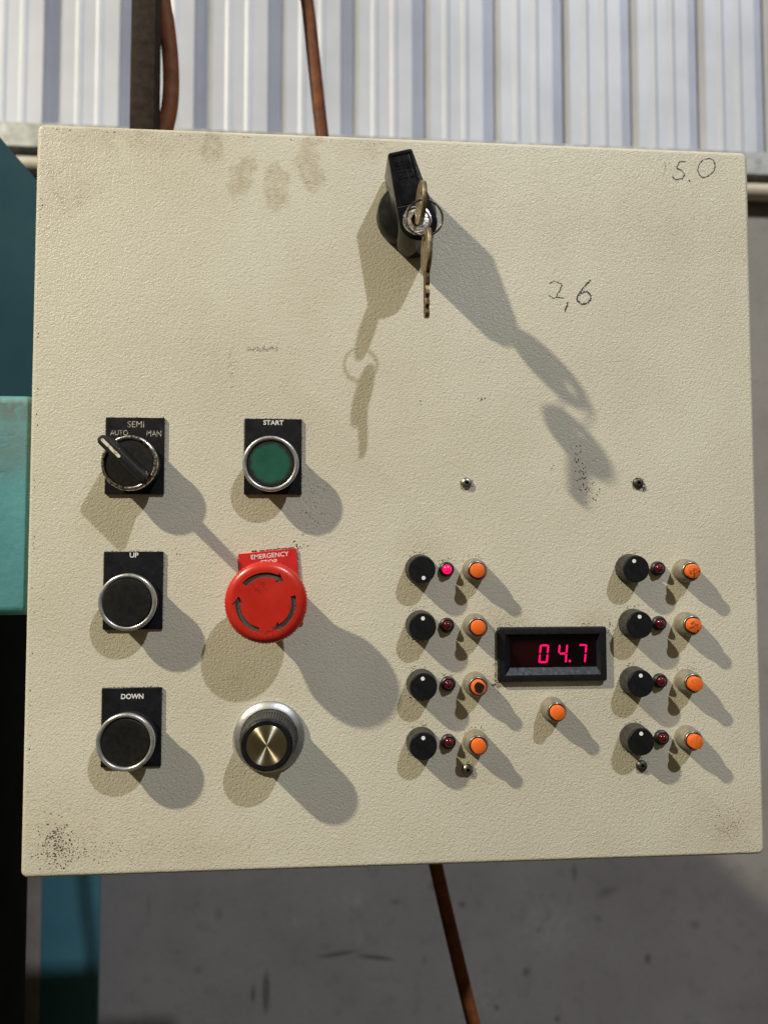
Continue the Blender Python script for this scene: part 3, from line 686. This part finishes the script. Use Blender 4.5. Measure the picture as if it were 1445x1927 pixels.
# split ring through both bows
rg_c = (4.2, 46.0, 126.8); RR = 8.6
pts = [(RR * math.cos(t), .28 * math.sin(2 * t) - .10 * RR * math.sin(t) * 0, RR * math.sin(t)) for t in [2 * PI * i / 24 for i in range(24)]]
ring = bpy.data.objects.new('key_ring', tube('key_ring', pts, .52, M['wire'], seg=10, closed=True, sub=3)); col.objects.link(ring)
place(ring, None, rg_c); ring['label'] = 'thin dark wire ring linking the two brass keys in front of the lock'; ring['category'] = 'key ring'
# second key hangs from the ring
def hanging_bow():
    me = holed_slab('bow', bo, [ho], -TH / 2, TH / 2, M['brass'])
    map_verts(me, lambda x, y, z: (y, z, x)); return me      # along -> up
k2 = thing('key', (5.2, 46.0, 99.0), 'rusty brown brass key with a toothed blade hanging from the key ring', 'key', 'keys at the lock')
b2 = part('bow', hanging_bow(), k2, (5.2, 46.0, 100.0)); b2.rotation_euler = (0, 0, math.radians(3))
teeth = [(-3.6, 1.5), (3.2, 1.5), (3.9, .2), (3.9, -1.0), (2.9, -1.4), (2.9, -6.0), (2.1, -7.2), (2.9, -8.4), (2.9, -11.5), (1.5, -12.6), (1.5, -13.6), (2.7, -15.0), (2.7, -16.2), (1.2, -17.4), (1.2, -18.3), (2.3, -19.4), (2.3, -20.6), (1.2, -22.0), (-1.6, -22.0), (-2.8, -20.8), (-2.8, -1.5), (-3.6, -.8)]
bl = prism('blade', teeth, -1.0, 1.0, M['brass_dark'], bev=.15, seg=1)
map_verts(bl, lambda x, y, z: (y, -x, z))
part('blade', bl, k2, (5.2, 46.0, 101.2), 'rusty blade with worn teeth').rotation_euler = (0, 0, math.radians(3))
gl = box('blade_groove', .98, 1.12, -1.2, .2, -20, .5, M['keyhole']); gl2 = box('blade_groove', -1.12, -.98, -1.2, .2, -20, .5, M['keyhole'])
part('blade_groove', gl2, k2, (5.2, 46.0, 101.2)).rotation_euler = (0, 0, math.radians(3))

# ================================================================== MARKS ON THE DOOR
def cluster(x, z, sx, sz, n, s0, s1, power=1.0):
    out = []
    for _ in range(n):
        a = random.gauss(0, 1) * sx; b = random.gauss(0, 1) * sz
        if abs(x + a) < 187 and abs(z + b) < 187: out.append((x + a, z + b, random.uniform(s0, s1), random.uniform(.3, 2.6)))
    return out
sp = cluster(-174.0, -175.0, 4.4, 6.5, 210, .25, .75) + cluster(-166, -179, 12, 3.5, 120, .2, .5) + cluster(-120, -182, 34, 2.5, 60, .15, .35) + cluster(-152, -175, 8, 4, 26, .2, .5) + cluster(-160, -160, 14, 12, 60, .12, .3)
sp += cluster(-130, -176, 14, 4, 20, .15, .35) + cluster(171, -174, 6, 6, 60, .2, .45) + cluster(160, -172, 12, 6, 25, .15, .3)
sp += cluster(92, 20, 1.8, 3.5, 16, .4, .8) + cluster(93.5, 10, 2, 4, 26, .35, .8) + cluster(98, 2, 3.4, 3, 20, .35, .75) + cluster(82, 8, 8, 6, 8, .2, .5)
sp += cluster(-50, -8, 5, 8, 30, .25, .6) + cluster(-53, 4, 2.5, 6, 16, .25, .5) + cluster(-46, -18, 8, 6, 12, .2, .4) + cluster(-56, -27.5, 3, 2.5, 10, .4, .8)
sp += cluster(-187.4, 149, .4, .8, 3, .8, 1.2) + cluster(40.2, 50.8, 2, .5, 7, .3, .8) + cluster(-115.9, -30.7, 2, 1, 3, .3, .6) + cluster(4, 48, 3, 2, 3, .3, .6)
sp += cluster(53, -68.6, 5, .7, 34, .15, .45) + cluster(66, -68.9, 8, .4, 12, .15, .35) + cluster(98, -68.6, 4, .5, 20, .15, .45) + cluster(47, -99, 2, 2, 26, .3, .7) + cluster(46.5, -85, .6, 8, 20, .2, .5) + cluster(107.5, -72, 1.5, 3, 20, .3, .6)
for kx, sd in ((7.4, 0), (121, 1)):
    for i, z in enumerate(rows):
        for (a0, a1, n, r) in ((215, 290, 16, 8.3), (70, 130, 9, 8.5)):
            for _ in range(n):
                a = math.radians(random.uniform(a0, a1)); q = r - .2 + abs(random.gauss(0, .8)); sp.append((kx + q * math.cos(a), z + q * math.sin(a), random.uniform(.18, .55), a + PI / 2))
for ox, zz in [(35.8, rows[0]), (35.8, rows[3]), (149.8, rows[2]), (21.2, rows[0]), (21.4, rows[2])]:
    for _ in range(26):
        a = math.radians(random.uniform(40, 150)); q = (6.6 if ox in (35.8, 149.8) else 4.3) + abs(random.gauss(0, .9)); sp.append((ox + q * math.cos(a), zz + q * math.sin(a), random.uniform(.12, .45), a + PI / 2))
for (x, z) in ((32, 5.7), (124.9, 6.2), (31.8, -142.9), (124.2, -143)):
    for _ in range(14): a = random.uniform(0, 2 * PI); q = 3.4 + abs(random.gauss(0, .5)); sp.append((x + q * math.cos(a), z + q * math.sin(a), random.uniform(.2, .5), a))
for i in range(44): sp.append((-188.2 + abs(random.gauss(0, .5)), random.uniform(-180, 184), random.uniform(.2, .6), PI / 2))
for i in range(20): sp.append((188.2 - abs(random.gauss(0, .5)), random.uniform(-180, 184), random.uniform(.2, .5), PI / 2))
for i in range(24): sp.append((random.uniform(-185, 0), 188.2 - abs(random.gauss(0, .6)), random.uniform(.2, .6), 0))
sp += cluster(129, 3.0, 1.0, .8, 8, .4, .9)
for i in range(150): sp.append((random.uniform(-184, 184), random.uniform(-184, 184), random.uniform(.10, .32), random.uniform(0, 3)))
for i in range(60):      # along the top edge of the emergency plate and its right side
    t = random.uniform(-8, 14.5); p_ = on_plate(t, 19.95 + abs(random.gauss(0, .15))); sp.append((p_[0], p_[2], random.uniform(.3, .8), rot))
for i in range(26):
    t = random.uniform(4, 19.5); p_ = on_plate(15.0 + abs(random.gauss(0, .2)), t); sp.append((p_[0], p_[2], random.uniform(.25, .6), PI / 2))
for (px, pz) in ((-138.4, 18.6), (-138.4, -49.7), (-138.2, -117.9), (-68.9, 18.8)):
    for i in range(26): sp.append((px + random.uniform(-14, 14), pz + 19.75 + abs(random.gauss(0, .15)), random.uniform(.15, .4), 0))
    for i in range(26): sp.append((px + 14.85 + abs(random.gauss(0, .2)), pz + random.uniform(-19, 19), random.uniform(.15, .45), PI / 2))
specks('dirt_specks', sp, M['speck'], cab)

def inked(strokes_, jit, dens, s0, s1, skip=.25):
    out = []
    for st in strokes_:
        for (x0, z0), (x1, z1) in zip(st, st[1:]):
            L = math.hypot(x1 - x0, z1 - z0); n = max(1, int(L * dens)); an = math.atan2(z1 - z0, x1 - x0)
            for i in range(n):
                t = (i + random.random()) / n
                if random.random() < skip: continue
                out.append((x0 + (x1 - x0) * t + random.gauss(0, jit), z0 + (z1 - z0) * t + random.gauss(0, jit), random.uniform(s0, s1), an + random.uniform(-.6, .6)))
    return out
five = [[(155.3, 184.1), (151.7, 183.9), (149.8, 180.2), (153.2, 178.9), (154.4, 176.6), (153.0, 174.6), (149.5, 173.6), (147.6, 175.2)], [(156.6, 173.8), (157.2, 172.9)]]
zero = [[(169.0, 186.4), (165.9, 186.0), (163.2, 183.5), (162.0, 180.4), (162.4, 177.4), (164.6, 175.4), (168.0, 176.4), (170.8, 179.0), (171.8, 182.2), (171.2, 185.3), (169.0, 186.4)]]
seven = [[(78.2, 114.2), (80.5, 115.2), (82.5, 114.4), (84.9, 113.8)], [(84.9, 113.6), (83.5, 110.2), (81.2, 106.2)], [(77.6, 107.4), (80, 105.8), (82.1, 106.4), (85.8, 106.0)]]
six = [[(100.3, 116), (97.0, 112.6), (94.0, 108.9), (92.8, 106.2), (93.6, 104.2), (95.6, 103.0), (98.4, 103.5), (100.4, 105.6), (100.5, 108.2), (98.8, 109.9), (96.2, 109.6), (94.2, 107.8)]]
comma = [[(87.9, 104.0), (87.5, 102.2), (86.8, 100.6), (86.4, 99.0)]]
specks('handwriting', inked(five + zero, .16, 5.5, .3, .62, .3) + inked([[(143, 184), (144, 180), (143, 177)]], 1.0, 3, .2, .4), M['marker'], cab, label='faded handwritten 5.0 in black marker')
specks('handwriting', inked(seven, .15, 6.0, .28, .55, .22) + inked(six, .2, 8.0, .3, .62, .15) + inked(comma, .2, 8, .35, .7, .1), M['marker'], cab, label='handwritten 7,6 in black marker')
scr = [[(-82, 76), (-80, 74), (-78, 76.5), (-76, 73.8), (-74, 76.4), (-72, 74), (-70, 76.6), (-68, 74), (-66.5, 75)], [(-83, 75), (-75, 74.4), (-67, 76)]]
specks('rubbed_writing', inked(scr, .35, 4.5, .2, .45, .3) + cluster(-91, 66, 1.2, 5, 28, .2, .45), M['smudge'], cab, label='rubbed out grey pencil writing')
